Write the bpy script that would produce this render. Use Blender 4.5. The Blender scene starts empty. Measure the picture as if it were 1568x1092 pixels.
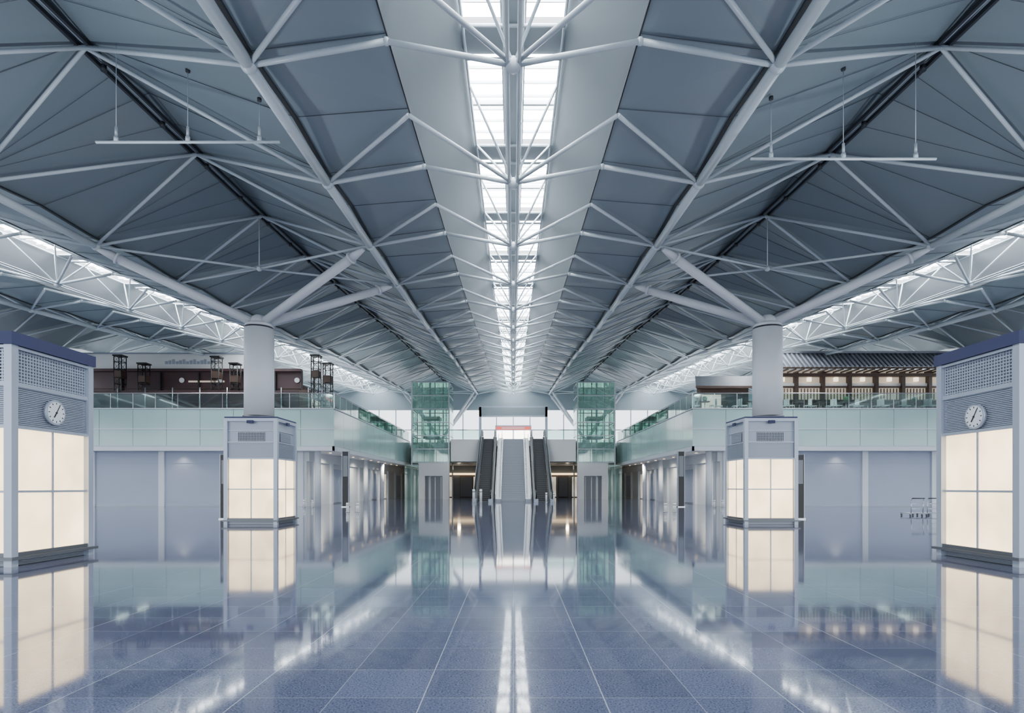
import bpy, math, random
from mathutils import Vector, Matrix
random.seed(3)
sc = bpy.context.scene

# ---------------------------------------------------------------- materials
def mat(name, col, rough=.5, metal=0., spec=.5, emit=None, es=0., var=0., vscale=3., bump=0.):
    m = bpy.data.materials.new(name); m.use_nodes = True
    nt = m.node_tree; b = nt.nodes['Principled BSDF']
    b.inputs['Base Color'].default_value = (*col, 1)
    b.inputs['Roughness'].default_value = rough
    b.inputs['Metallic'].default_value = metal
    b.inputs['Specular IOR Level'].default_value = spec
    if emit:
        b.inputs['Emission Color'].default_value = (*emit, 1)
        b.inputs['Emission Strength'].default_value = es
    if var > 0:
        tc = nt.nodes.new('ShaderNodeTexCoord')
        n = nt.nodes.new('ShaderNodeTexNoise'); n.inputs['Scale'].default_value = vscale
        n.inputs['Detail'].default_value = 3
        nt.links.new(tc.outputs['Object'], n.inputs['Vector'])
        r = nt.nodes.new('ShaderNodeMapRange')
        r.inputs['To Min'].default_value = 1 - var; r.inputs['To Max'].default_value = 1 + var
        nt.links.new(n.outputs['Fac'], r.inputs['Value'])
        mx = nt.nodes.new('ShaderNodeVectorMath'); mx.operation = 'SCALE'
        mx.inputs[0].default_value = col
        nt.links.new(r.outputs[0], mx.inputs['Scale'])
        nt.links.new(mx.outputs[0], b.inputs['Base Color'])
    return m

def emis(name, col, s, var=0., vscale=1.):
    m = mat(name, tuple(min(1, c*.8) for c in col), .4, emit=col, es=s)
    if var > 0:
        nt = m.node_tree; b = nt.nodes['Principled BSDF']
        tc = nt.nodes.new('ShaderNodeTexCoord')
        n = nt.nodes.new('ShaderNodeTexNoise'); n.inputs['Scale'].default_value = vscale
        nt.links.new(tc.outputs['Object'], n.inputs['Vector'])
        r = nt.nodes.new('ShaderNodeMapRange')
        r.inputs['From Min'].default_value = .3; r.inputs['From Max'].default_value = .7
        r.inputs['To Min'].default_value = s*(1-var); r.inputs['To Max'].default_value = s*(1+var)
        nt.links.new(n.outputs['Fac'], r.inputs['Value'])
        nt.links.new(r.outputs[0], b.inputs['Emission Strength'])
    return m

def glassmat(name, tint, refl=.12, rough=.03, haze=0., hcol=(1,1,1)):
    m = bpy.data.materials.new(name); m.use_nodes = True
    nt = m.node_tree; nt.nodes.clear()
    o = nt.nodes.new('ShaderNodeOutputMaterial')
    t = nt.nodes.new('ShaderNodeBsdfTransparent'); t.inputs[0].default_value = (*tint, 1)
    g = nt.nodes.new('ShaderNodeBsdfGlossy'); g.inputs['Color'].default_value = (.9, 1, .97, 1)
    g.inputs['Roughness'].default_value = rough
    f = nt.nodes.new('ShaderNodeFresnel'); f.inputs[0].default_value = 1.5
    a = nt.nodes.new('ShaderNodeMath'); a.operation = 'ADD'; a.inputs[1].default_value = refl
    a.use_clamp = True
    nt.links.new(f.outputs[0], a.inputs[0])
    base = t
    if haze > 0:
        d = nt.nodes.new('ShaderNodeBsdfDiffuse'); d.inputs[0].default_value = (*hcol, 1)
        hm = nt.nodes.new('ShaderNodeMixShader'); hm.inputs[0].default_value = haze
        nt.links.new(t.outputs[0], hm.inputs[1]); nt.links.new(d.outputs[0], hm.inputs[2]); base = hm
    mx = nt.nodes.new('ShaderNodeMixShader')
    nt.links.new(a.outputs[0], mx.inputs[0]); nt.links.new(base.outputs[0], mx.inputs[1])
    nt.links.new(g.outputs[0], mx.inputs[2]); nt.links.new(mx.outputs[0], o.inputs[0])
    return m

def floormat():
    m = bpy.data.materials.new('polished_granite'); m.use_nodes = True
    nt = m.node_tree; b = nt.nodes['Principled BSDF']; L = nt.links.new
    tc = nt.nodes.new('ShaderNodeTexCoord')
    sep = nt.nodes.new('ShaderNodeSeparateXYZ'); L(tc.outputs['Object'], sep.inputs[0])
    def line(sock, period, off, w, k=1.):
        a = nt.nodes.new('ShaderNodeMath'); a.operation = 'ADD'; a.inputs[1].default_value = off + 600*period
        L(sock, a.inputs[0])
        d = nt.nodes.new('ShaderNodeMath'); d.operation = 'MODULO'; d.inputs[1].default_value = period
        L(a.outputs[0], d.inputs[0])
        c = nt.nodes.new('ShaderNodeMath'); c.operation = 'LESS_THAN'; c.inputs[1].default_value = w
        L(d.outputs[0], c.inputs[0])
        e = nt.nodes.new('ShaderNodeMath'); e.operation = 'MULTIPLY'; e.inputs[1].default_value = k
        L(c.outputs[0], e.inputs[0]); return e.outputs[0]
    def mx2(a, b_):
        n = nt.nodes.new('ShaderNodeMath'); n.operation = 'MAXIMUM'; L(a, n.inputs[0]); L(b_, n.inputs[1]); return n.outputs[0]
    major = mx2(line(sep.outputs['X'], 1.2, .604, .008, .65), line(sep.outputs['Y'], 1.2, .3, .007, .5))
    minor = mx2(line(sep.outputs['X'], .6, .003, .006, .4), line(sep.outputs['Y'], .6, .3, .006, .4))
    n1 = nt.nodes.new('ShaderNodeTexNoise'); n1.inputs['Scale'].default_value = 75; n1.inputs['Detail'].default_value = 3
    L(tc.outputs['Object'], n1.inputs['Vector'])
    n2 = nt.nodes.new('ShaderNodeTexNoise'); n2.inputs['Scale'].default_value = 1.1; n2.inputs['Detail'].default_value = 3
    L(tc.outputs['Object'], n2.inputs['Vector'])
    cr = nt.nodes.new('ShaderNodeValToRGB')
    cr.color_ramp.elements[0].position = .33; cr.color_ramp.elements[0].color = (.052, .062, .115, 1)
    cr.color_ramp.elements[1].position = .70; cr.color_ramp.elements[1].color = (.145, .165, .255, 1)
    L(n1.outputs['Fac'], cr.inputs[0])
    sn = nt.nodes.new('ShaderNodeVectorMath'); sn.operation = 'SNAP'; sn.inputs[1].default_value = (.6, .6, 100)
    ad = nt.nodes.new('ShaderNodeVectorMath'); ad.operation = 'ADD'; ad.inputs[1].default_value = (.003, .3, 50)
    L(tc.outputs['Object'], ad.inputs[0]); L(ad.outputs[0], sn.inputs[0])
    wn = nt.nodes.new('ShaderNodeTexWhiteNoise'); L(sn.outputs[0], wn.inputs['Vector'])
    mr = nt.nodes.new('ShaderNodeMapRange'); mr.inputs['To Min'].default_value = .86; mr.inputs['To Max'].default_value = 1.14
    L(wn.outputs['Value'], mr.inputs['Value'])
    sc1 = nt.nodes.new('ShaderNodeVectorMath'); sc1.operation = 'SCALE'
    L(cr.outputs[0], sc1.inputs[0]); L(mr.outputs[0], sc1.inputs['Scale'])
    m2 = nt.nodes.new('ShaderNodeMix'); m2.data_type = 'RGBA'; m2.inputs['B'].default_value = (.45, .51, .57, 1)
    L(mx2(major, minor), m2.inputs['Factor']); L(sc1.outputs[0], m2.inputs['A'])
    L(m2.outputs['Result'], b.inputs['Base Color'])
    rr = nt.nodes.new('ShaderNodeMapRange'); rr.inputs['To Min'].default_value = .035; rr.inputs['To Max'].default_value = .07
    L(n2.outputs['Fac'], rr.inputs['Value']); L(rr.outputs[0], b.inputs['Roughness'])
    b.inputs['IOR'].default_value = 1.75
    return m

M = dict(
 floor=floormat(),
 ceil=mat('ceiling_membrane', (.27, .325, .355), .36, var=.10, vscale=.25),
 ceil_shaded=mat('ceiling_membrane_shaded', (.19, .235, .26), .38, var=.14, vscale=.25),  # same membrane; shade of the outer slopes put into a darker colour
 ceil_light=mat('lantern_lining', (.29, .325, .34), .45, var=.08, vscale=.3),
 ceil_lit_side=mat('side_lantern_lining_lit', (.55, .58, .59), .45),  # same lining; stronger daylight in the side bays put into a paler colour
 dark=mat('dark_gasket', (.02, .024, .03), .5),
 seam=mat('ceiling_seam', (.10, .125, .145), .6),
 tube=mat('painted_steel', (.58, .65, .69), .35),
 col=mat('column_paint', (.70, .73, .78), .4, var=.04),
 sky=emis('skylight_glass', (.93, .97, 1.0), 28),
 slat=mat('skylight_louvre', (.7, .73, .75), .5),
 teal=mat('teal_glass_panel', (.42, .61, .60), .12, spec=.8, var=.1, vscale=.3),
 beam=mat('beam_white', (.70, .75, .82), .4),
 wall=mat('wall_panel_blue', (.40, .45, .58), .45, var=.06, vscale=.4),
 wall2=mat('wall_panel_pale', (.66, .70, .74), .4, var=.05, vscale=.4),
 pil=mat('pilaster', (.74, .78, .84), .4),
 kframe=mat('kiosk_aluminium', (.42, .47, .57), .35, metal=.3),
 kcap=mat('kiosk_cap_violet', (.045, .052, .12), .6, spec=.3),
 kpan=mat('kiosk_panel', (.36, .41, .50), .4, metal=.2),
 kback=mat('kiosk_grille_back', (.10, .12, .16), .5),
 kbase=mat('kiosk_plinth', (.14, .15, .17), .35, metal=.5),
 lit=emis('backlit_acrylic', (1., .78, .48), 3.2, .28, .9),
 rail=mat('handrail_black', (.012, .013, .016), .3),
 steel=mat('stainless', (.6, .62, .64), .25, metal=.9),
 glass=glassmat('balustrade_glass', (.80, .93, .90), .08),
 gglass=glassmat('green_shaft_glass', (.80, .94, .89), .14, haze=.14, hcol=(.6,.85,.74)),
 step=mat('step_metal', (.22, .24, .27), .4, metal=.3),
 estep=mat('escalator_step', (.03, .033, .04), .4),
 stone=mat('stair_stone', (.40, .44, .50), .5),
 brown=mat('shop_maroon', (.055, .022, .026), .5, var=.2, vscale=1),
 wood=mat('dark_timber', (.075, .042, .03), .5, var=.2, vscale=2),
 cream=emis('shoji_wall_glowing', (.66, .56, .43), .55),  # wall given its own glow in place of shop lamps
 white=mat('white_paint', (.80, .81, .82), .45),
 tile=mat('roof_tile', (.15, .16, .19), .5, var=.2, vscale=4),
 tileb=mat('roof_tile_roll', (.34, .36, .41), .5),
 red=emis('red_sign', (.9, .12, .09), .9),
 warm=emis('warm_lamp', (1., .72, .38), 3.),
 lampw=emis('lamp_white', (1., .95, .88), 8.),
 eave_fill=emis('eave_fill_glow', (1., .86, .66), 2.2),  # glowing boxes added under the eave to light the shopfront
 black=mat('black_paint', (.01, .01, .012), .4),
 face=mat('clock_face', (.78, .83, .88), .4),
 shopw=emis('shop_window_glow', (.95, .85, .7), .6, .5, .8),
 green=mat('planting_green', (.08, .2, .08), .8),
)

# ---------------------------------------------------------------- mesh builder
class B:
    def __init__(s, name):
        s.name = name; s.v = []; s.f = []; s.m = []; s.mats = []; s.sm = []
    def mi(s, k):
        if k not in s.mats: s.mats.append(k)
        return s.mats.index(k)
    def poly(s, pts, k, smooth=False):
        n = len(s.v); s.v += [tuple(p) for p in pts]
        s.f.append(tuple(range(n, n+len(pts)))); s.m.append(s.mi(k)); s.sm.append(smooth)
    def box(s, x0, x1, y0, y1, z0, z1, k):
        if x0 > x1: x0, x1 = x1, x0
        if y0 > y1: y0, y1 = y1, y0
        n = len(s.v)
        s.v += [(x0,y0,z0),(x1,y0,z0),(x1,y1,z0),(x0,y1,z0),(x0,y0,z1),(x1,y0,z1),(x1,y1,z1),(x0,y1,z1)]
        for f in ((0,3,2,1),(4,5,6,7),(0,1,5,4),(1,2,6,5),(2,3,7,6),(3,0,4,7)):
            s.f.append(tuple(n+i for i in f)); s.m.append(s.mi(k)); s.sm.append(False)
    def obox(s, p, q, w, h, k, up=(0,0,1)):
        """box beam from p to q, width w, height h"""
        p, q = Vector(p), Vector(q); d = (q-p).normalized(); u = Vector(up)
        r = d.cross(u).normalized(); u = r.cross(d).normalized()
        n = len(s.v)
        for c in (p, q):
            for a, b_ in ((-1,-1),(1,-1),(1,1),(-1,1)):
                s.v.append(tuple(c + r*a*w/2 + u*b_*h/2))
        for f in ((0,1,2,3),(7,6,5,4),(0,4,5,1),(1,5,6,2),(2,6,7,3),(3,7,4,0)):
            s.f.append(tuple(n+i for i in f)); s.m.append(s.mi(k)); s.sm.append(False)
    def tube(s, p, q, r, k, r2=None, n=8, caps=True):
        p, q = Vector(p), Vector(q)
        if (q-p).length < 1e-6: return
        d = (q-p).normalized(); a = Vector((0,0,1)) if abs(d.z) < .9 else Vector((1,0,0))
        u = d.cross(a).normalized(); w = d.cross(u); r2 = r if r2 is None else r2
        b = len(s.v)
        for c, rr in ((p, r), (q, r2)):
            for i in range(n):
                t = 2*math.pi*i/n
                s.v.append(tuple(c + (u*math.cos(t)+w*math.sin(t))*rr))
        mi = s.mi(k)
        for i in range(n):
            j = (i+1) % n
            s.f.append((b+i, b+j, b+n+j, b+n+i)); s.m.append(mi); s.sm.append(True)
        if caps:
            s.f.append(tuple(b+i for i in range(n-1,-1,-1))); s.m.append(mi); s.sm.append(False)
            s.f.append(tuple(b+n+i for i in range(n))); s.m.append(mi); s.sm.append(False)
    def path(s, pts, r, k, n=6):
        for a, b_ in zip(pts, pts[1:]): s.tube(a, b_, r, k, n=n)
    def ball(s, c, r, k, n=8, m=5):
        b = len(s.v)
        for i in range(m+1):
            ph = math.pi*i/m
            for j in range(n):
                t = 2*math.pi*j/n
                s.v.append((c[0]+r*math.sin(ph)*math.cos(t), c[1]+r*math.sin(ph)*math.sin(t), c[2]+r*math.cos(ph)))
        mi = s.mi(k)
        for i in range(m):
            for j in range(n):
                jj = (j+1) % n
                s.f.append((b+i*n+j, b+(i+1)*n+j, b+(i+1)*n+jj, b+i*n+jj)); s.m.append(mi); s.sm.append(True)
    def done(s):
        me = bpy.data.meshes.new(s.name); me.from_pydata(s.v, [], s.f)
        for k in s.mats: me.materials.append(M[k])
        me.polygons.foreach_set('material_index', s.m)
        me.polygons.foreach_set('use_smooth', s.sm)
        me.update()
        o = bpy.data.objects.new(s.name, me); sc.collection.objects.link(o)
        return o

# ---------------------------------------------------------------- camera
cam = bpy.data.cameras.new('camera'); co = bpy.data.objects.new('camera', cam)
sc.collection.objects.link(co); sc.camera = co
co.location = (0, 0, 1.4); co.rotation_euler = (math.radians(90), 0, 0)
cam.sensor_fit = 'HORIZONTAL'; cam.sensor_width = 36; cam.lens = 36*900/1568
cam.shift_y = 200/1568; cam.shift_x = -2/1568
cam.clip_end = 500

# ---------------------------------------------------------------- floor
b = B('floor'); b.poly([(-60,-45,0),(60,-45,0),(60,90,0),(-60,90,0)], 'floor'); b.done()

# ---------------------------------------------------------------- roof
S = 4.72; H = S/2; D0 = 11.1; PX = 19.6
def zA(d):
    t = d - D0
    if t < 0: return 9.37 + .043*t
    if t < 38: return 9.37 + .04*t + .00088*t*t
    return 9.37 + 1.52 + 1.2707 + .068*(t-38)
J0 = -6; J1 = 31            # half module rows
def dj(j): return D0 + j*H
XS = 1.07
def prof(kind, j):
    e = (j % 2 == 0)
    return {'s0': (.27, 1.75), 's': (XS, 1.75), 'P': (2.4, .62),
            'A': (5.0, .28 if e else .42), 'C': (9.8, 2.45 if e else 2.15)}[kind]
ce = B('ceiling')
def cp(xc, sg, kind, j):
    x, o = prof(kind, j); d = dj(j)
    return (xc + sg*x, d, zA(d) + o)
for bay in range(-3, 4):
    xc = bay*PX; CL = 'ceil_light' if bay == 0 else 'ceil_lit_side'
    for sg in (-1, 1):
        for j in range(J0, J1):
            g = lambda k, jj: cp(xc, sg, k, jj)
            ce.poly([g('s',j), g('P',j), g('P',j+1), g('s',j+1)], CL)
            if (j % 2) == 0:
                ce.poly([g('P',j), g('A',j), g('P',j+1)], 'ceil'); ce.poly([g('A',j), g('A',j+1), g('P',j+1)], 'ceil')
                ce.poly([g('A',j), g('C',j), g('C',j+1)], 'ceil_shaded'); ce.poly([g('A',j), g('C',j+1), g('A',j+1)], 'ceil_shaded')
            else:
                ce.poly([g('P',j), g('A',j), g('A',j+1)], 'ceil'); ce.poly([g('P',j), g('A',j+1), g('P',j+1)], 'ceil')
                ce.poly([g('A',j), g('C',j), g('A',j+1)], 'ceil_shaded'); ce.poly([g('C',j), g('C',j+1), g('A',j+1)], 'ceil_shaded')
    for j in range(J0, J1):
        for xa, xb in ((-.27, .27),):
            ce.poly([(xc+xa, dj(j), zA(dj(j))+1.75), (xc+xb, dj(j), zA(dj(j))+1.75),
                     (xc+xb, dj(j+1), zA(dj(j+1))+1.75), (xc+xa, dj(j+1), zA(dj(j+1))+1.75)], CL)
    for i in range(J0//2, J1//2+1):
        nd = D0 + i*S
        for sg in (-1, 1):
            y0, y1 = nd+1.3, nd+S-2.5
            if y1 > dj(J1): continue
            ce.poly([(xc+sg*.27, y0, zA(y0)+1.75), (xc+sg*XS, y0, zA(y0)+1.75),
                     (xc+sg*XS, y1, zA(y1)+1.75), (xc+sg*.27, y1, zA(y1)+1.75)], CL)
ce.done()

# skylights
sk = B('window_skylight')
for bay in range(-3, 4):
    xc = bay*PX
    for i in range(J0//2, J1//2+1):
        nd = D0 + i*S
        for sg in (-1, 1):
            y0, y1 = max(nd-2.5, dj(J0)), min(nd+1.3, dj(J1))
            h = .12
            sk.poly([(xc+sg*.25, y0, zA(y0)+1.78+h), (xc+sg*(XS+.02), y0, zA(y0)+1.78+h),
                     (xc+sg*(XS+.02), y1, zA(y1)+1.78+h), (xc+sg*.25, y1, zA(y1)+1.78+h)], 'sky')
            if abs(bay) <= 1:
                n = 7
                for q in range(1, n):
                    y = y0 + (y1-y0)*q/n
                    sk.box(xc+sg*.27, xc+sg*XS, y-.012, y+.012, zA(y)+1.78, zA(y)+1.85, 'slat')
                y = (y0+y1)/2
                sk.box(xc+sg*.27, xc+sg*XS, y-.04, y+.04, zA(y)+1.74, zA(y)+1.86, 'slat')
sk.done()

# ceiling seams + valley gaskets
se = B('ceiling_seams')
for bay in range(-1, 2):
    xc = bay*PX
    for sg in (-1, 1):
        for j in range(J0, 24):
            def at(ka, kb, t, jj):
                a, c = Vector(cp(xc, sg, ka, jj)), Vector(cp(xc, sg, kb, jj)); p = a.lerp(c, t); p.z -= .02; return p
            se.tube(at('A','C',0,j), at('A','C',1,j), .010, 'seam', n=3, caps=False)
            if j < 18:
                se.tube(at('P','A',0,j), at('P','A',1,j), .010, 'seam', n=3, caps=False)
                ae = j if j % 2 == 0 else j+1
                A0 = Vector(cp(xc, sg, 'A', ae)); C0 = Vector(cp(xc, sg, 'C', j)); C1 = Vector(cp(xc, sg, 'C', j+1))
                q = C0.lerp(C1, .5); q.z -= .03; p = A0.copy(); p.z -= .03
                se.tube(p, q, .007, 'seam', n=3, caps=False)
        for j in range(J0, J1):
            a, c = Vector(cp(xc, sg, 'A', j)), Vector(cp(xc, sg, 'A', j+1))
            se.obox(a-Vector((0,0,.02)), c-Vector((0,0,.02)), .10, .04, 'dark')
            a, c = Vector(cp(xc, sg, 'P', j)), Vector(cp(xc, sg, 'P', j+1))
            se.obox(a-Vector((0,0,.01)), c-Vector((0,0,.01)), .03, .03, 'dark')
for xc in (-29.4, -9.8, 9.8, 29.4):
    for j in range(J0, J1):
        for o in (-.13, .13):
            a = Vector((xc+o, dj(j), zA(dj(j))+2.02)); c = Vector((xc+o, dj(j+1), zA(dj(j+1))+2.02))
            se.obox(a, c, .07, .10, 'dark')
        a = Vector((xc, dj(j), zA(dj(j))+2.1)); c = Vector((xc, dj(j+1), zA(dj(j+1))+2.1))
        se.obox(a, c, .10, .04, 'kpan')
        se.tube((xc, dj(j)+.6, zA(dj(j))+1.88), (xc, dj(j)+.6, zA(dj(j))+2.02), .07, 'dark', n=8)
se.done()

# roof trusses
tr = B('roof_truss')
NI0, NI1 = J0//2, J1//2
for bay in range(-2, 3):
    xc = bay*PX
    near = abs(bay) <= 1
    for sg in (-1, 1):
        for i in range(NI0, NI1+1):
            d = D0 + i*S; z = zA(d); dh = d-H; zh = zA(dh); dn = d+S
            A = (xc+sg*5, d, z); P = (xc+sg*2.4, d, z+.45); Pq = (xc+sg*2.4, dh, zh+.45); Cn = (xc, d, z)
            n = 10 if (near and d < 40) else 6
            if i < NI1:
                tr.tube(A, (xc+sg*5, dn, zA(dn)), .12, 'tube', n=n+2)
                tr.tube((xc+sg*.11, d, z), (xc+sg*.11, dn, zA(dn)), .04, 'tube', n=6)
            for dd in (-H, H):
                C = (xc+sg*9.8, d+dd, zA(d+dd)+2.0)
                tr.tube(A, C, .05, 'tube', n=n)
            if not near: continue
            tr.tube(A, P, .06, 'tube', n=n); tr.tube(P, Cn, .055, 'tube', n=n)
            if i > NI0:
                tr.tube(A, Pq, .05, 'tube', n=n); tr.tube(Pq, Cn, .05, 'tube', n=n)
            tr.ball(A, .155, 'tube', n=n); tr.ball(P, .08, 'tube', n=6, m=4)
            for dd in (-1.5, 1.2):
                y = d+dd
                tr.tube(Cn, (xc+sg*XS*.98, y, zA(y)+1.65), .034, 'tube', n=5)
    for i in range(NI0, NI1+1):
        if not near: continue
        d = D0+i*S; tr.ball((xc, d, zA(d)), .15, 'tube', n=8)
        y = d+1.25
        tr.tube((xc-XS, y, zA(y)+1.68), (xc+XS, y, zA(y)+1.68), .04, 'tube', n=5)
        tr.tube((xc-XS, d-2.45, zA(d-2.45)+1.68), (xc+XS, d-2.45, zA(d-2.45)+1.68), .04, 'tube', n=5)
    for o in (-XS, -.2, .2, XS):
        for i in range(NI0, NI1):
            d = D0+i*S
            tr.tube((xc+o, d, zA(d)+1.68), (xc+o, d+S, zA(d+S)+1.68), .035, 'tube', n=5)
tr.done()

# columns with branching struts
def column(x, d, zb=0):
    b = B('roof_column'); zt = 7.55
    b.tube((x,d,zb), (x,d,zt), .55, 'col', n=40)
    b.tube((x,d,zb), (x,d,zb+.12), .60, 'kbase', n=40)
    b.tube((x,d,zt), (x,d,zt+.06), .50, 'dark', n=32)
    b.tube((x,d,zt+.06), (x,d,zt+.22), .57, 'col', n=40, r2=.45)
    b.ball((x,d,zt+.2), .38, 'col', 16, 8)
    for sx in (-1, 1):
        for sy in (-1, 1):
            p = Vector((x, d, zt+.15)); q = Vector((x+sx*4.75, d+sy*H, zA(d+sy*H)-.05))
            e = (q-p).normalized(); L = (q-p).length
            b.tube(p, p+e*(L-.75), .165, 'col', n=14)
            b.tube(p+e*(L-.75), p+e*(L-.68), .21, 'col', n=14)
            b.tube(p+e*(L-.68), p+e*(L-.1), .16, 'col', r2=.07, n=14)
    zc = zA(d)+.0
    c = (x, d, zc-.05)
    for sx in (-1, 1):
        for sy in (-1, 1):
            b.tube(c, (x+sx*4.8, d+sy*H, zA(d+sy*H)), .045, 'tube')
    b.tube(c, (x, d, zA(d)+2.1), .02, 'tube'); b.ball(c, .11, 'tube')
    return b.done()
DC = D0 + 2.5*S
for x in (-9.9, 9.9): column(x, DC, 4.03)
for x in (-29.4, 29.4): column(x, DC)
for x in (-9.8, 9.8): column(x, D0+14.5*S-.1)

# suspended light bars
def lightbar(x, y, z, w, sg):
    b = B('suspended_light_bar')
    b.tube((x-w/2, y, z), (x+w/2, y, z), .03, 'tube')
    for t in (-.39, 0, .39):
        px = x+t*w
        ax = abs(px); k = (ax-5)/4.8 if ax < 9.8 else (14.6-ax)/4.8
        zt = zA(y)+.3+k*1.95
        b.tube((px, y, z), (px, y, zt), .008, 'tube', n=5)
        b.tube((px, y, z+.02), (px, y, z+.12), .05, 'tube'); b.tube((px, y, z+.12), (px, y, z+.34), .03, 'tube')
        b.tube((px, y, zt-.06), (px, y, zt), .05, 'dark')
    b.done()
lightbar(-7.2, 13, 9.03, 4.06, -1)
lightbar(7.3, 13, 8.66, 4.1, 1)

# ---------------------------------------------------------------- kiosks
def kiosk(cx, cy, near):
    b = B('lighted_kiosk'); h = 1.0
    for r in range(4):
        c, s = [(1,0),(0,1),(-1,0),(0,-1)][r]
        def T(u, n): return (cx + u*c - n*s, cy + u*s + n*c)
        def fb(u0, u1, z0, z1, n0, n1, k):
            x0, y0 = T(u0, n0); x1, y1 = T(u1, n1); b.box(x0, x1, y0, y1, z0, z1, k)
        fb(-1.0, -.86, .0, 3.9, .86, 1.0, 'kframe')
        fb(-.84, .84, .1, 3.85, .80, .88, 'kback')
        for u0, u1 in ((-.83, -.02), (.02, .83)):
            for z0, z1 in ((.24, 1.30), (1.34, 2.44)):
                fb(u0, u1, z0, z1, .88, .92, 'lit')
        fb(-.86, .86, 1.30, 1.34, .88, .95, 'kframe'); fb(-.02, .02, .2, 2.46, .88, .94, 'kframe')
        fb(-.86, .86, 2.44, 2.50, .88, .97, 'kframe')
        fb(-.86, .86, .12, .24, .86, .98, 'kbase')
        for k in range(4): fb(-.86, .86, .02+k*.025, .03+k*.025, .86, .93, 'kframe')
        if near:
            fb(-.86, .86, 2.50, 3.20, .86, .90, 'kpan')
            for k in range(20):
                z = 2.52+k*.034; fb(-.84, .84, z, z+.014, .90, .94, 'kframe')
            fb(-.86, .86, 3.18, 3.26, .88, .97, 'kframe')
            for k in range(27):
                u = -.84+k*.0646; fb(u-.012, u+.012, 3.26, 3.84, .88, .93, 'kframe')
            for k in range(10):
                z = 3.29+k*.058; fb(-.85, .85, z-.010, z+.010, .88, .935, 'kframe')
            fb(-.86, .86, 3.84, 3.89, .86, .99, 'kframe')
        else:
            fb(-.86, .86, 2.50, 3.95, .86, .90, 'kpan')
            for k in range(18):
                z = 2.52+k*.030; fb(-.84, .84, z, z+.013, .90, .94, 'kframe')
            fb(-.86, .86, 3.06, 3.10, .88, .96, 'kframe')
            fb(-.50, .50, 3.12, 3.46, .90, .92, 'dark')
            for k in range(18):
                u = -.49+k*.0576; fb(u-.007, u+.007, 3.12, 3.46, .92, .94, 'kframe')
            for k in range(6):
                z = 3.14+k*.06; fb(-.5, .5, z-.006, z+.006, .92, .94, 'kframe')
            fb(-.86, .86, 3.5, 3.53, .90, .93, 'kframe')
            fb(-.86, .86, 3.86, 3.90, .88, .99, 'kframe')
            fb(-.12, .12, 3.78, 3.89, .99, 1.05, 'kcap')
    if near:
        b.box(cx-1.03, cx+1.03, cy-1.03, cy+1.03, 3.90, 4.12, 'kcap')
    else:
        b.box(cx-1.0, cx+1.0, cy-1.0, cy+1.0, 3.90, 3.97, 'kframe'); b.box(cx-.98, cx+.98, cy-.98, cy+.98, 3.97, 4.03, 'kcap')
    b.box(cx-1.06, cx+1.06, cy-1.06, cy+1.06, .12, .17, 'kbase')
    b.box(cx-.9, cx+.9, cy-.9, cy+.9, 0, .12, 'kbase')
    return b.done()
kiosk(-9.75, 11.25, True); kiosk(9.78, 11.2, True)
kiosk(-9.80, 22.9, False); kiosk(9.62, 22.9, False)

def clock(x, y, z, sg):
    b = B('wall_clock')
    X = lambda n: x + sg*n
    b.tube((X(0),y,z), (X(.06),y,z), .235, 'kframe', n=36)
    b.tube((X(.06),y,z), (X(.065),y,z), .205, 'face', n=36)
    for k in range(12):
        a = math.pi/6*k; r0 = .16; r1 = .19
        b.obox((X(.068), y+math.sin(a)*r0, z+math.cos(a)*r0), (X(.068), y+math.sin(a)*r1, z+math.cos(a)*r1), .014, .006, 'black', up=(1,0,0))
    for a, l, w in ((math.radians(212), .11, .022), (math.radians(30), .16, .014)):
        b.obox((X(.072), y, z), (X(.072), y+sg*math.sin(a)*l, z+math.cos(a)*l), w, .006, 'black', up=(1,0,0))
    b.tube((X(.065),y,z), (X(.08),y,z), .018, 'black', n=12)
    b.done()
clock(-8.81, 11.25, 2.82, 1); clock(8.84, 11.2, 2.74, -1)

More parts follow.
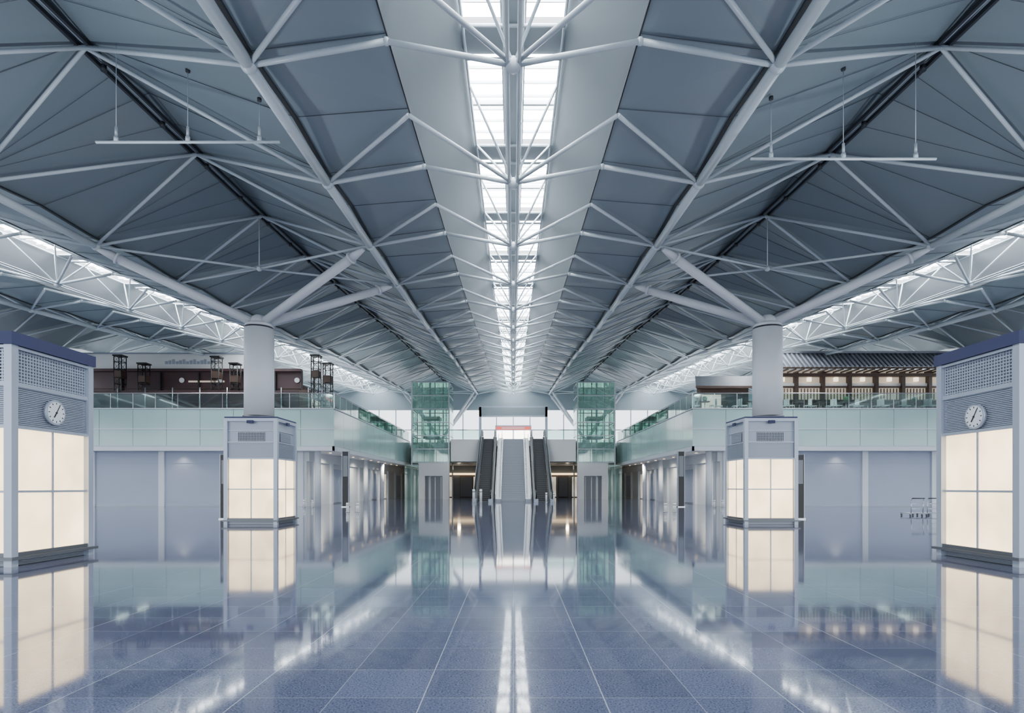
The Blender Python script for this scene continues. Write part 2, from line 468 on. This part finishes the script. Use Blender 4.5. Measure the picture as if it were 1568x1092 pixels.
# ---------------------------------------------------------------- galleries
YF = 42.0; XW = 12.8; Z2 = 7.0; YE = 84.0
for sg, nm in ((-1, 'left'), (1, 'right')):
    X = lambda v: sg*v
    b = B('floor_mezzanine_'+nm)
    b.box(X(XW+.12), X(58), YF+.12, YE, 6.3, 6.98, 'wall2')
    b.box(X(XW+.15), X(58), YF+.15, YE, 4.02, 4.12, 'white')
    for k in range(9):
        b.tube((X(14), 45+k*3.2, 3.99), (X(14), 45+k*3.2, 4.03), .10, 'warm', n=12)
    b.done()
    b = B('wall_balcony_fascia_'+nm)
    b.box(X(XW), X(58), YF, YF+.14, 4.0, 4.32, 'beam'); b.box(X(XW), X(XW+.14), YF, 73, 4.0, 4.32, 'beam')
    b.box(X(XW-.04), X(58), YF-.04, YF+.1, 6.98, 7.05, 'beam'); b.box(X(XW-.04), X(XW+.1), YF, 73, 6.98, 7.05, 'beam')
    x = XW
    while x < 56:
        b.box(X(x+.015), X(x+2.385), YF+.02, YF+.07, 4.34, 6.96, 'teal'); x += 2.4
    y = YF+.05
    while y < 72.5:
        b.box(X(XW+.02), X(XW+.07), y+.015, min(y+2.385, 73), 4.34, 6.96, 'teal'); y += 2.4
    b.box(X(XW+.07), X(58), YF+.09, YF+.12, 4.3, 7, 'beam'); b.box(X(XW+.09), X(XW+.12), YF+.1, 73, 4.3, 7, 'beam')
    b.box(X(XW-.02), X(58), YF-.02, YF+.02, 5.52, 5.58, 'beam')
    b.done()
    b = B('balcony_railing_'+nm)
    x = XW
    while x < 56:
        b.box(X(x+.02), X(x+1.58), YF+.02, YF+.035, 7.08, 8.05, 'glass')
        b.box(X(x-.02), X(x+.02), YF+.03, YF+.07, 7.05, 8.1, 'steel'); x += 1.6
    b.tube((X(XW), YF+.04, 8.12), (X(56), YF+.04, 8.12), .035, 'steel')
    y = YF+.1
    while y < 72:
        b.box(X(XW+.02), X(XW+.035), y+.02, y+1.58, 7.08, 8.05, 'glass')
        b.box(X(XW+.03), X(XW+.07), y-.02, y+.02, 7.05, 8.1, 'steel'); y += 1.6
    b.tube((X(XW+.04), YF, 8.12), (X(XW+.04), 73, 8.12), .035, 'steel')
    b.done()
    b = B('wall_'+nm)
    WY = YF+1.2
    b.box(X(15.4), X(58), WY, WY+.2, 0, 4.02, 'wall')
    b.box(X(15.2), X(15.4), WY, YE, 0, 4.02, 'wall2')
    x = 15.4; k = 0
    while x < 52:
        b.box(X(x), X(x+.42), WY-.12, WY, 0, 4.02, 'pil')
        b.box(X(x+.42), X(x+5.0), WY-.03, WY, 3.15, 3.18, 'kpan')
        x += 5.1
    y = WY+1
    while y < YE-3:
        b.box(X(15.02), X(15.2), y, y+.5, 0, 4.02, 'pil')
        if k % 3 == 1: b.box(X(15.1), X(15.2), y+1.0, y+3.6, .1, 2.9, 'wall')
        if k == 5: b.box(X(15.1), X(15.2), y+1.0, y+3.6, .1, 2.9, 'shopw')
        k += 1; y += 4.4
    b.box(X(15.0), X(15.2), WY, YE, 3.3, 4.02, 'wall2')
    b.box(X(15.4), X(58), WY-.04, WY, 0, .12, 'kpan')
    for yy in (43.0, 50, 57, 64): b.tube((X(14.3), yy, 0), (X(14.3), yy, 4.02), .22, 'pil', n=20)
    b.done()

def spot(loc, e, col, ang=90, blend=.6, r=.06, rot=(0,0,0)):
    l = bpy.data.lights.new('downlight_and_fill_spot', 'SPOT'); l.energy = e; l.color = col; l.spot_size = math.radians(ang)
    l.spot_blend = blend; l.shadow_soft_size = r
    o = bpy.data.objects.new('downlight_and_fill_spot', l); o.location = loc; o.rotation_euler = rot; sc.collection.objects.link(o)
for x in (-24.2, 23.7): spot((x, 42.75, 3.9), 60, (1, .9, .75), 120, 1., .1)
for sg in (-1, 1):
    for y in (46, 55, 64): spot((sg*13.9, y, 3.9), 650, (1, .9, .75), 160, 1., .1)

# ---------------------------------------------------------------- far end
b = B('wall_back')
b.box(-58, 58, YE, YE+.3, 0, 7, 'wall2')
b.box(-58, 58, YE, YE+.3, 12.4, 19, 'ceil')
for x in [i*2.4 for i in range(-24, 25)]: b.box(x-.06, x+.06, YE, YE+.2, 7, 12.4, 'kpan')
b.box(-58, 58, YE, YE+.2, 9.5, 9.62, 'kpan')
b.done()
b = B('floor_mezzanine_bridge')
for sg in (-1, 1):
    X = lambda v: sg*v
    b.box(X(3.98), X(7.35), 69.2, 73.3, 6.3, 6.98, 'wall2')
    b.box(X(3.98), X(7.35), 69.0, 69.18, 4.4, 7.02, 'white')
    b.box(X(4.0), X(7.35), 69.05, 69.07, 7.1, 8.05, 'glass'); b.tube((X(4), 69.06, 8.1), (X(7.35), 69.06, 8.1), .035, 'steel')
    b.box(X(4.0), X(XW), 73.3, 73.5, 4.2, 6.3, 'white')
b.box(-3.95, 3.95, 70.0, 73.3, 6.3, 6.98, 'wall2')
b.box(-12.7, 12.7, 73.3, YE-.02, 6.3, 6.98, 'wall2')
b.box(-7.3, 7.3, 70, 73.3, 4.3, 4.4, 'ceil'); b.box(-12.7, 12.7, 73.3, YE-.02, 4.3, 4.4, 'ceil')
b.done()
b = B('entrance_portal')
for sg in (-1, 1):
    b.box(sg*3.85, sg*4.15, 71, 71.3, 6.98, 11.1, 'kframe')
b.box(-4.15, 4.15, 71, 71.4, 9.9, 11.2, 'kframe'); b.box(-3.8, 3.8, 70.96, 71, 10.1, 11.0, 'ceil')
b.done()
b = B('shop_sign')
b.box(-2.4, 2.4, 78, 78.3, 6.98, 9.6, 'kframe'); b.box(-2.3, 2.3, 77.9, 78, 9.05, 9.4, 'red')
b.box(-2.2, -.1, 77.92, 78, 7.3, 8.9, 'lampw'); b.box(.1, 2.2, 77.92, 78, 7.3, 8.9, 'lampw')
b.box(-1.5, 1.5, 77.86, 77.9, 9.15, 9.3, 'white')
b.done()
b = B('ground_level_shopfront')
for x0, x1, k in ((-9.5,-8.2,'shopw'), (-7.2,-5.6,'kback'), (-5.4,-4.4,'shopw'), (4.4,5.8,'shopw'), (6.2,7.4,'kback'), (8.0,9.6,'shopw')):
    b.box(x0, x1, 79.8, 80, .1, 2.8, k); b.box(x0-.08, x1+.08, 80, 80.1, 0, 2.95, 'wood')
for x in (-9,-7,-5,5,7,9):
    for y in (74.5,): b.box(x-.15, x+.15, y-.15, y+.15, 4.24, 4.29, 'warm')
b.box(-10.5, -4.2, 79.7, 79.75, 3.05, 3.3, 'warm'); b.box(4.2, 10.5, 79.7, 79.75, 3.05, 3.3, 'warm')
b.box(-12.5, -3.9, 80.1, 80.3, 0, 4.3, 'kback'); b.box(3.9, 12.5, 80.1, 80.3, 0, 4.3, 'kback')
b.done()

# ---------------------------------------------------------------- glass elevator towers
def tower(sg):
    b = B('glass_elevator_tower'); X = lambda v: sg*v
    x0, x1, y0, y1, zt = 7.55, 11.9, 68.9, 73.0, 13.7
    for x in (x0, (x0+x1)/2, x1):
        for y in (y0, y1):
            b.box(X(x-.07), X(x+.07), y-.07, y+.07, 0, zt, 'tube')
    z = 4.3
    while z < zt+.01:
        b.box(X(x0), X(x1), y0-.06, y0+.06, z-.06, z+.06, 'tube'); b.box(X(x0), X(x1), y1-.06, y1+.06, z-.06, z+.06, 'tube')
        b.box(X(x0-.06), X(x0+.06), y0, y1, z-.06, z+.06, 'tube'); b.box(X(x1-.06), X(x1+.06), y0, y1, z-.06, z+.06, 'tube')
        if z+1.5 < zt+.2:
            for q in range(3):
                a = x0+.1+q*1.4
                b.box(X(a), X(a+1.34), y0-.1, y0-.08, z+.08, z+1.48, 'gglass')
                b.box(X(a), X(a+1.34), y1+.08, y1+.1, z+.08, z+1.48, 'gglass')
                c = y0+.1+q*1.33
                b.box(X(x0-.1), X(x0-.08), c, c+1.28, z+.08, z+1.48, 'gglass')
                b.box(X(x1+.08), X(x1+.1), c, c+1.28, z+.08, z+1.48, 'gglass')
        z += 1.566
    b.box(X(x0), X(x1), y0, y1, zt, zt+.1, 'gglass')
    for x in (x0+.9, x1-.9): b.box(X(x-.05), X(x+.05), y0+1.9, y0+2.1, 0, zt, 'kpan')
    b.box(X(x0+1.2), X(x1-1.2), y0+.9, y1-.9, 7.2, 7.4, 'kpan'); b.box(X(x0+1.2), X(x1-1.2), y0+.9, y1-.9, 9.5, 9.8, 'white')
    b.box(X(x0+1.3), X(x1-1.3), y0+1.0, y1-1.0, 7.4, 9.5, 'glass')
    for x in (x0+1.2, x1-1.3): b.box(X(x), X(x+.1), y0+.9, y0+1.0, 7.2, 9.8, 'white')
    b.box(X(x0-.05), X(x1-.9), y0-.5, y0+.3, 2.7, 4.2, 'white')
    b.box(X(x0-.05), X(x0+.7), y0-.5, y0+.3, 0, 2.7, 'white'); b.box(X(x1-1.6), X(x1-.9), y0-.5, y0+.3, 0, 2.7, 'white')
    b.box(X(x0+.7), X(x1-1.6), y0, y0+.1, 0, 2.7, 'kbase')
    for q in range(3): b.box(X(x0+.85+q*.7), X(x0+.95+q*.7), y0-.1, y0, 0, 2.6, 'white')
    b.box(X(x1-.85), X(x1+.8), y0-.2, y0-.17, 0, 4.0, 'gglass')
    b.done()
tower(-1); tower(1)

# ---------------------------------------------------------------- stair + escalators
b = B('staircase')
N = 40; Y0 = 56.6; RUN = .302; RIS = 7.0/N
for k in range(N):
    y = Y0+k*RUN
    b.box(-1.15, 1.15, y, Y0+N*RUN, k*RIS, (k+1)*RIS-.03, 'step')
    b.box(-1.15, 1.15, y-.02, y+.30, (k+1)*RIS-.03, (k+1)*RIS, 'stone')
b.box(-1.8, 1.8, Y0+N*RUN, 69.98, 6.5, 6.98, 'wall2')
for sg in (-1, 1):
    p = (sg*1.42, Y0-.2, .12); q = (sg*1.42, Y0+N*RUN, 7.0)
    b.obox(p, q, .5, .30, 'wall2')
    b.obox((sg*1.72, Y0-.2, .35), (sg*1.72, Y0+N*RUN, 7.25), .06, .8, 'white')
    for h in (.9, .6):
        b.tube((sg*1.3, Y0, h+.2), (sg*1.3, Y0+N*RUN, 7+h), .03, 'steel')
    for k in range(0, N+1, 5):
        y = Y0+k*RUN; b.tube((sg*1.3, y, k*RIS+.1), (sg*1.3, y, k*RIS+.98), .025, 'steel')
b.done()

def escalator(sg):
    b = B('escalator'); X = lambda v: sg*v
    xa, xb = 1.85, 3.9; xm = (xa+xb)/2
    ys, ye = 56.4, 56.4+12.0
    for k in range(34):
        y = ys+k*(ye-ys)/34; z = k*7.0/34
        b.box(X(xm-.52), X(xm+.52), y, y+.37, max(0, z-.25), z+.2, 'estep')
        b.box(X(xm-.52), X(xm+.52), y-.01, y+.01, z+.185, z+.205, 'kbase')
    b.box(X(xm-.52), X(xm+.52), ys-2.0, ys, 0, .04, 'estep')
    b.box(X(xa+.1), X(xb-.1), ye, ye+1.55, 6.5, 6.99, 'kpan')
    for x in (xa+.27, xb-.27):
        b.obox((X(x), ys-.3, 0), (X(x), ye, 7.02), .42, .42, 'estep')
        b.box(X(x-.2), X(x+.2), ys-2.0, ys, 0, .28, 'kpan')
        b.box(X(x-.2), X(x+.2), ye, ye+1.4, 6.98, 7.25, 'kpan')
        b.poly([(X(x), ys-1.8, .28), (X(x), ys, .3), (X(x), ye, 7.25), (X(x), ye+1.3, 7.25), (X(x), ye+1.3, 8.0), (X(x), ye-.1, 8.0), (X(x), ys, 1.1), (X(x), ys-1.8, 1.0)], 'glass')
        pts = [(X(x), ys-1.7, .30), (X(x), ys-2.0, .5), (X(x), ys-2.05, .8), (X(x), ys-1.85, 1.02), (X(x), ys-.2, 1.08), (X(x), ye-.1, 8.02), (X(x), ye+1.2, 8.05), (X(x), ye+1.4, 7.8), (X(x), ye+1.2, 7.4)]
        b.path(pts, .065, 'rail', 8)
        b.obox((X(x), ys-.2, .97), (X(x), ye-.1, 7.93), .12, .05, 'kbase')
    b.obox((X(xb-.03), ys, .1), (X(xb-.03), ye, 6.9), .05, .7, 'wall2')
    b.done()
escalator(-1); escalator(1)

# ---------------------------------------------------------------- level two shops
b = B('maroon_shop_facade')
b.box(-36, -16.6, 46, 46.4, 7, 10.6, 'brown')
b.box(-36, -16.5, 45.6, 46, 10.4, 10.6, 'brown'); b.box(-36, -16.5, 45.9, 46, 9.1, 9.14, 'wood')
for x in range(-33, -17, 3):
    b.box(x, x+2.2, 45.92, 46, 7.2, 9.0, 'wood'); b.box(x+2.4, x+2.5, 45.8, 46, 7, 10.35, 'black')
    if x in (-27, -24, -18): b.tube((x+1.1, 45.9, 9.75), (x+1.1, 45.95, 9.75), .2, 'white', n=16)
b.box(-25.4, -22.6, 45.94, 46, 9.6, 9.72, 'cream')
b.box(-36, -15.8, 43.2, 43.3, 7.2, 8.5, 'brown')
for x in range(-35, -14, 2): b.tube((x, 43.1, 7), (x, 43.1, 8.7), .05, 'steel')
b.done()
b = B('shop_sign_band')
b.box(-44, -20.6, 46.6, 46.9, 10.55, 12.05, 'white'); b.box(-44, -36.1, 46, 46.3, 7, 10.5, 'white')
b.box(-44, -20.6, 46.5, 46.6, 10.6, 10.68, 'kpan'); b.box(-44, -20.6, 46.5, 46.6, 11.95, 12.05, 'kpan')
for k in range(14): b.box(-27.6+k*.28, -27.4+k*.28, 46.56, 46.6, 11.15, 11.37+.08*(k % 3), 'kpan')
b.done()
def lattice(x, y, z0, z1):
    b = B('steel_lattice_post')
    w = .28
    for a in (-w, w):
        for c in (-w, w): b.tube((x+a, y+c, z0), (x+a, y+c, z1), .035, 'black')
    z = z0
    while z < z1:
        for a, c, e, f in ((-w,-w,w,-w),(w,-w,w,w),(w,w,-w,w),(-w,w,-w,-w)):
            b.tube((x+a,y+c,z), (x+e,y+f,z), .025, 'black', n=5); b.tube((x+a,y+c,z), (x+e,y+f,min(z+.55,z1)), .015, 'black', n=4)
        z += .55
    b.box(x-.36, x+.36, y-.36, y+.36, z1-.05, z1+.05, 'black'); b.box(x-.3, x+.3, y-.3, y+.3, z0+(z1-z0)*.62, z0+(z1-z0)*.62+.5, 'wood')
    b.done()
for x, z1 in ((-29.7, 11.3), (-27.9, 10.7), (-22.4, 11.2), (-21.0, 10.7), (-14.9, 11.3), (-14.0, 10.7)): lattice(x, 44.4, 6.98, z1)

def sideshops(sg):
    b = B('mezzanine_shop_row'); X = lambda v: sg*v
    y = 47.5; k = 0
    while y < 80:
        xx = 16.9
        h = 9.6+.35*(k % 3)
        b.box(X(xx), X(xx+.3), y, y+4.2, 7, h, ['wood','kpan','brown'][k % 3])
        b.box(X(xx-.04), X(xx), y+.4, y+3.8, 7.2, 8.8, ['shopw','black','shopw'][k % 3])
        b.box(X(xx-.5), X(xx+.1), y+.1, y+4.1, 9.0, 9.12, 'black')
        b.box(X(xx-.08), X(xx), y+.8, y+3.4, 9.2, 9.5, ['white','red','white'][(k+(sg>0)) % 3])
        y += 4.4; k += 1
    b.done()
sideshops(-1); sideshops(1)

b = B('japanese_restaurant_facade')
x0, x1 = 19.8, 46
b.box(x0+.3, x1, 46.6, 46.8, 7, 10.7, 'cream')
for x in [x0+.4+2.1*i for i in range(13)]:
    b.box(x-.13, x+.13, 46.2, 46.6, 7, 10.5, 'wood')
    b.box(x+.2, x+1.9, 46.52, 46.6, 7.1, 8.2, 'wood')
    for q in range(7): b.box(x+.25+q*.25, x+.28+q*.25, 46.5, 46.6, 8.3, 9.2, 'wood')
b.box(x0, x1, 46.15, 46.5, 10.1, 10.35, 'wood'); b.box(x0, x1, 46.4, 46.6, 8.2, 8.3, 'wood'); b.box(x0, x1, 46.3, 46.6, 9.25, 9.37, 'wood'); b.box(x0, x1, 46.4, 46.6, 9.37, 9.6, 'white')
for i in range(13): b.box(x0+1.2+i*2.1, x0+1.5+i*2.1, 46.1, 46.3, 9.7, 10.02, 'eave_fill')
e = (44.9, 10.6); r = (46.4, 11.95)
b.poly([(x0-.4, e[0], e[1]), (x1, e[0], e[1]), (x1, r[0], r[1]), (x0-.4, r[0], r[1])], 'tile')
b.poly([(x0-.4, e[0], e[1]), (x0-.4, r[0], r[1]), (x0-.4, 47.9, 10.6)], 'wood')
b.box(x0-.4, x1, e[0]-.02, e[0]+.1, e[1]-.14, e[1]-.02, 'wood')
x = x0-.4
while x < x1:
    b.tube((x, e[0]-.05, e[1]+.03), (x, r[0], r[1]+.03), .08, 'tileb', n=6)
    b.tube((x, e[0]-.10, e[1]+.03), (x, e[0]-.05, e[1]+.03), .095, 'tileb', n=8); x += .36
b.box(x0-.5, x1, r[0]-.15, r[0]+.15, r[1], r[1]+.16, 'tileb')
for x in [x0+i*.6 for i in range(44)]: b.box(x-.05, x+.05, e[0], 46.3, e[1]-.22, e[1]-.12, 'wood')
b.done()
b = B('dark_eaved_stall')
b.box(14.6, 18.6, 46.5, 46.8, 7, 9.3, 'wood'); b.box(14.9, 16.4, 46.4, 46.5, 7.3, 8.7, 'shopw'); b.box(16.8, 18.3, 46.4, 46.5, 7.3, 8.7, 'black')
b.poly([(14.1, 45.4, 9.2), (19.3, 45.4, 9.2), (19.0, 46.6, 10.2), (14.4, 46.6, 10.2)], 'tile')
b.box(14.1, 19.3, 45.35, 45.45, 9.05, 9.22, 'wood'); b.box(14.3, 14.5, 45.6, 45.8, 7, 9.1, 'wood'); b.box(18.9, 19.1, 45.6, 45.8, 7, 9.1, 'wood')
b.done()
b = B('cafe_tables_and_chairs')
for i in range(15):
    x = 14.2+i*1.75; y = 43.6+.25*(i % 2)
    b.tube((x, y, 6.98), (x, y, 7.02), .25, 'steel', n=14); b.tube((x, y, 7.0), (x, y, 7.7), .03, 'steel'); b.tube((x, y, 7.7), (x, y, 7.74), .38, 'wood', n=18)
    for s2 in (-1, 1):
        cx = x+s2*.62
        b.box(cx-.21, cx+.21, y-.21, y+.21, 7.42, 7.47, 'white'); b.box(cx+s2*.19, cx+s2*.23, y-.21, y+.21, 7.47, 7.95, 'white')
        for a in (-.19, .19):
            for c in (-.19, .19): b.tube((cx+a, y+c, 6.98), (cx+a, y+c, 7.42), .018, 'steel', n=5)
    if i % 3 == 0: b.ball((x, y, 7.95), .2, 'green')
b.done()

# ---------------------------------------------------------------- floor furniture
def totem(x, y, h, w=.42):
    b = B('sign_totem')
    b.box(x-w/2, x+w/2, y-.1, y+.1, .02, h, 'black'); b.box(x-w/2-.03, x-w/2, y-.12, y+.12, 0, h+.03, 'kframe'); b.box(x+w/2, x+w/2+.03, y-.12, y+.12, 0, h+.03, 'kframe')
    b.box(x-w/2-.05, x+w/2+.05, y-.18, y+.18, 0, .05, 'steel'); b.box(x-w*.38, x+w*.38, y-.11, y-.1, h*.55, h*.92, 'kbase')
    b.done()
totem(-11.8, 41.4, 3.9); totem(11.8, 41.4, 3.9); totem(-12.6, 25.7, 2.8, .3); totem(12.5, 25.7, 2.8, .3)
def bollard(x, y, h, r=.09):
    b = B('bollard'); b.tube((x,y,0), (x,y,h), r, 'white', n=18); b.tube((x,y,0), (x,y,.03), r*1.4, 'steel', n=18)
    b.tube((x,y,h), (x,y,h+.03), r*.9, 'steel', n=18, r2=r*.6); b.tube((x,y,h*.78), (x,y,h*.84), r*1.05, 'kbase', n=18); b.done()
for x, y, h in ((-9.3,33,.5),(-8.75,33,.5),(8.55,33,.5),(9.05,33,.5),(-2.95,53.4,1.2),(-3.6,53.4,1.2),(3.0,53.4,.9),(3.7,53.4,.9),(-14.6,41,.5),(-14,41,.5),(14,41,.5),(14.6,41,.5)):
    bollard(x, y, h, .12 if h > 1 else .09)

def cart(x, y):
    b = B('luggage_cart')
    for s in (-.28, .28):
        b.path([(x+s, y+.45, .14), (x+s, y-.35, .14), (x+s*1.05, y-.40, .82), (x+s*.9, y-.46, .86)], .018, 'steel')
        b.tube((x+s-.02, y+.35, .05), (x+s+.02, y+.35, .05), .05, 'kbase', n=12); b.tube((x+s-.02, y-.3, .05), (x+s+.02, y-.3, .05), .05, 'kbase', n=12)
    b.tube((x-.3, y-.46, .86), (x+.3, y-.46, .86), .025, 'black')
    for z in (.35, .6): b.tube((x-.29, y-.37, z), (x+.29, y-.37, z), .012, 'steel')
    for t in (-.2, 0, .2, .4): b.tube((x-.28, y+t, .14), (x+.28, y+t, .14), .012, 'steel')
    b.done()
cart(19.4, 28.6); cart(20.25, 28.7)

# ---------------------------------------------------------------- light
w = bpy.data.worlds.new('world'); sc.world = w; w.use_nodes = True
bg = w.node_tree.nodes['Background']; bg.inputs[0].default_value = (.87, .94, 1.0, 1); bg.inputs[1].default_value = 3.3

def pt(loc, e, col, r=.25, name='uplight'):
    l = bpy.data.lights.new(name, 'POINT'); l.energy = e; l.color = col; l.shadow_soft_size = r
    o = bpy.data.objects.new(name, l); o.location = loc; sc.collection.objects.link(o)
for sg in (-1, 1):
    spot((sg*9.7, 11.2, 4.4), 900, (.85, .93, 1), 150, .8, .3, (math.pi, 0, 0))  # upward fill spots added above the near kiosks to brighten the ceiling
    for y in (50, 62): spot((sg*15.5, y, 8.3), 900, (.9, .96, 1), 150, .8, .3, (math.pi, 0, 0))  # upward fill spots added over the galleries to brighten the roof
    pt((sg*7, 76, 3.9), 80, (1, .8, .55), .2, 'underpass_lamp')
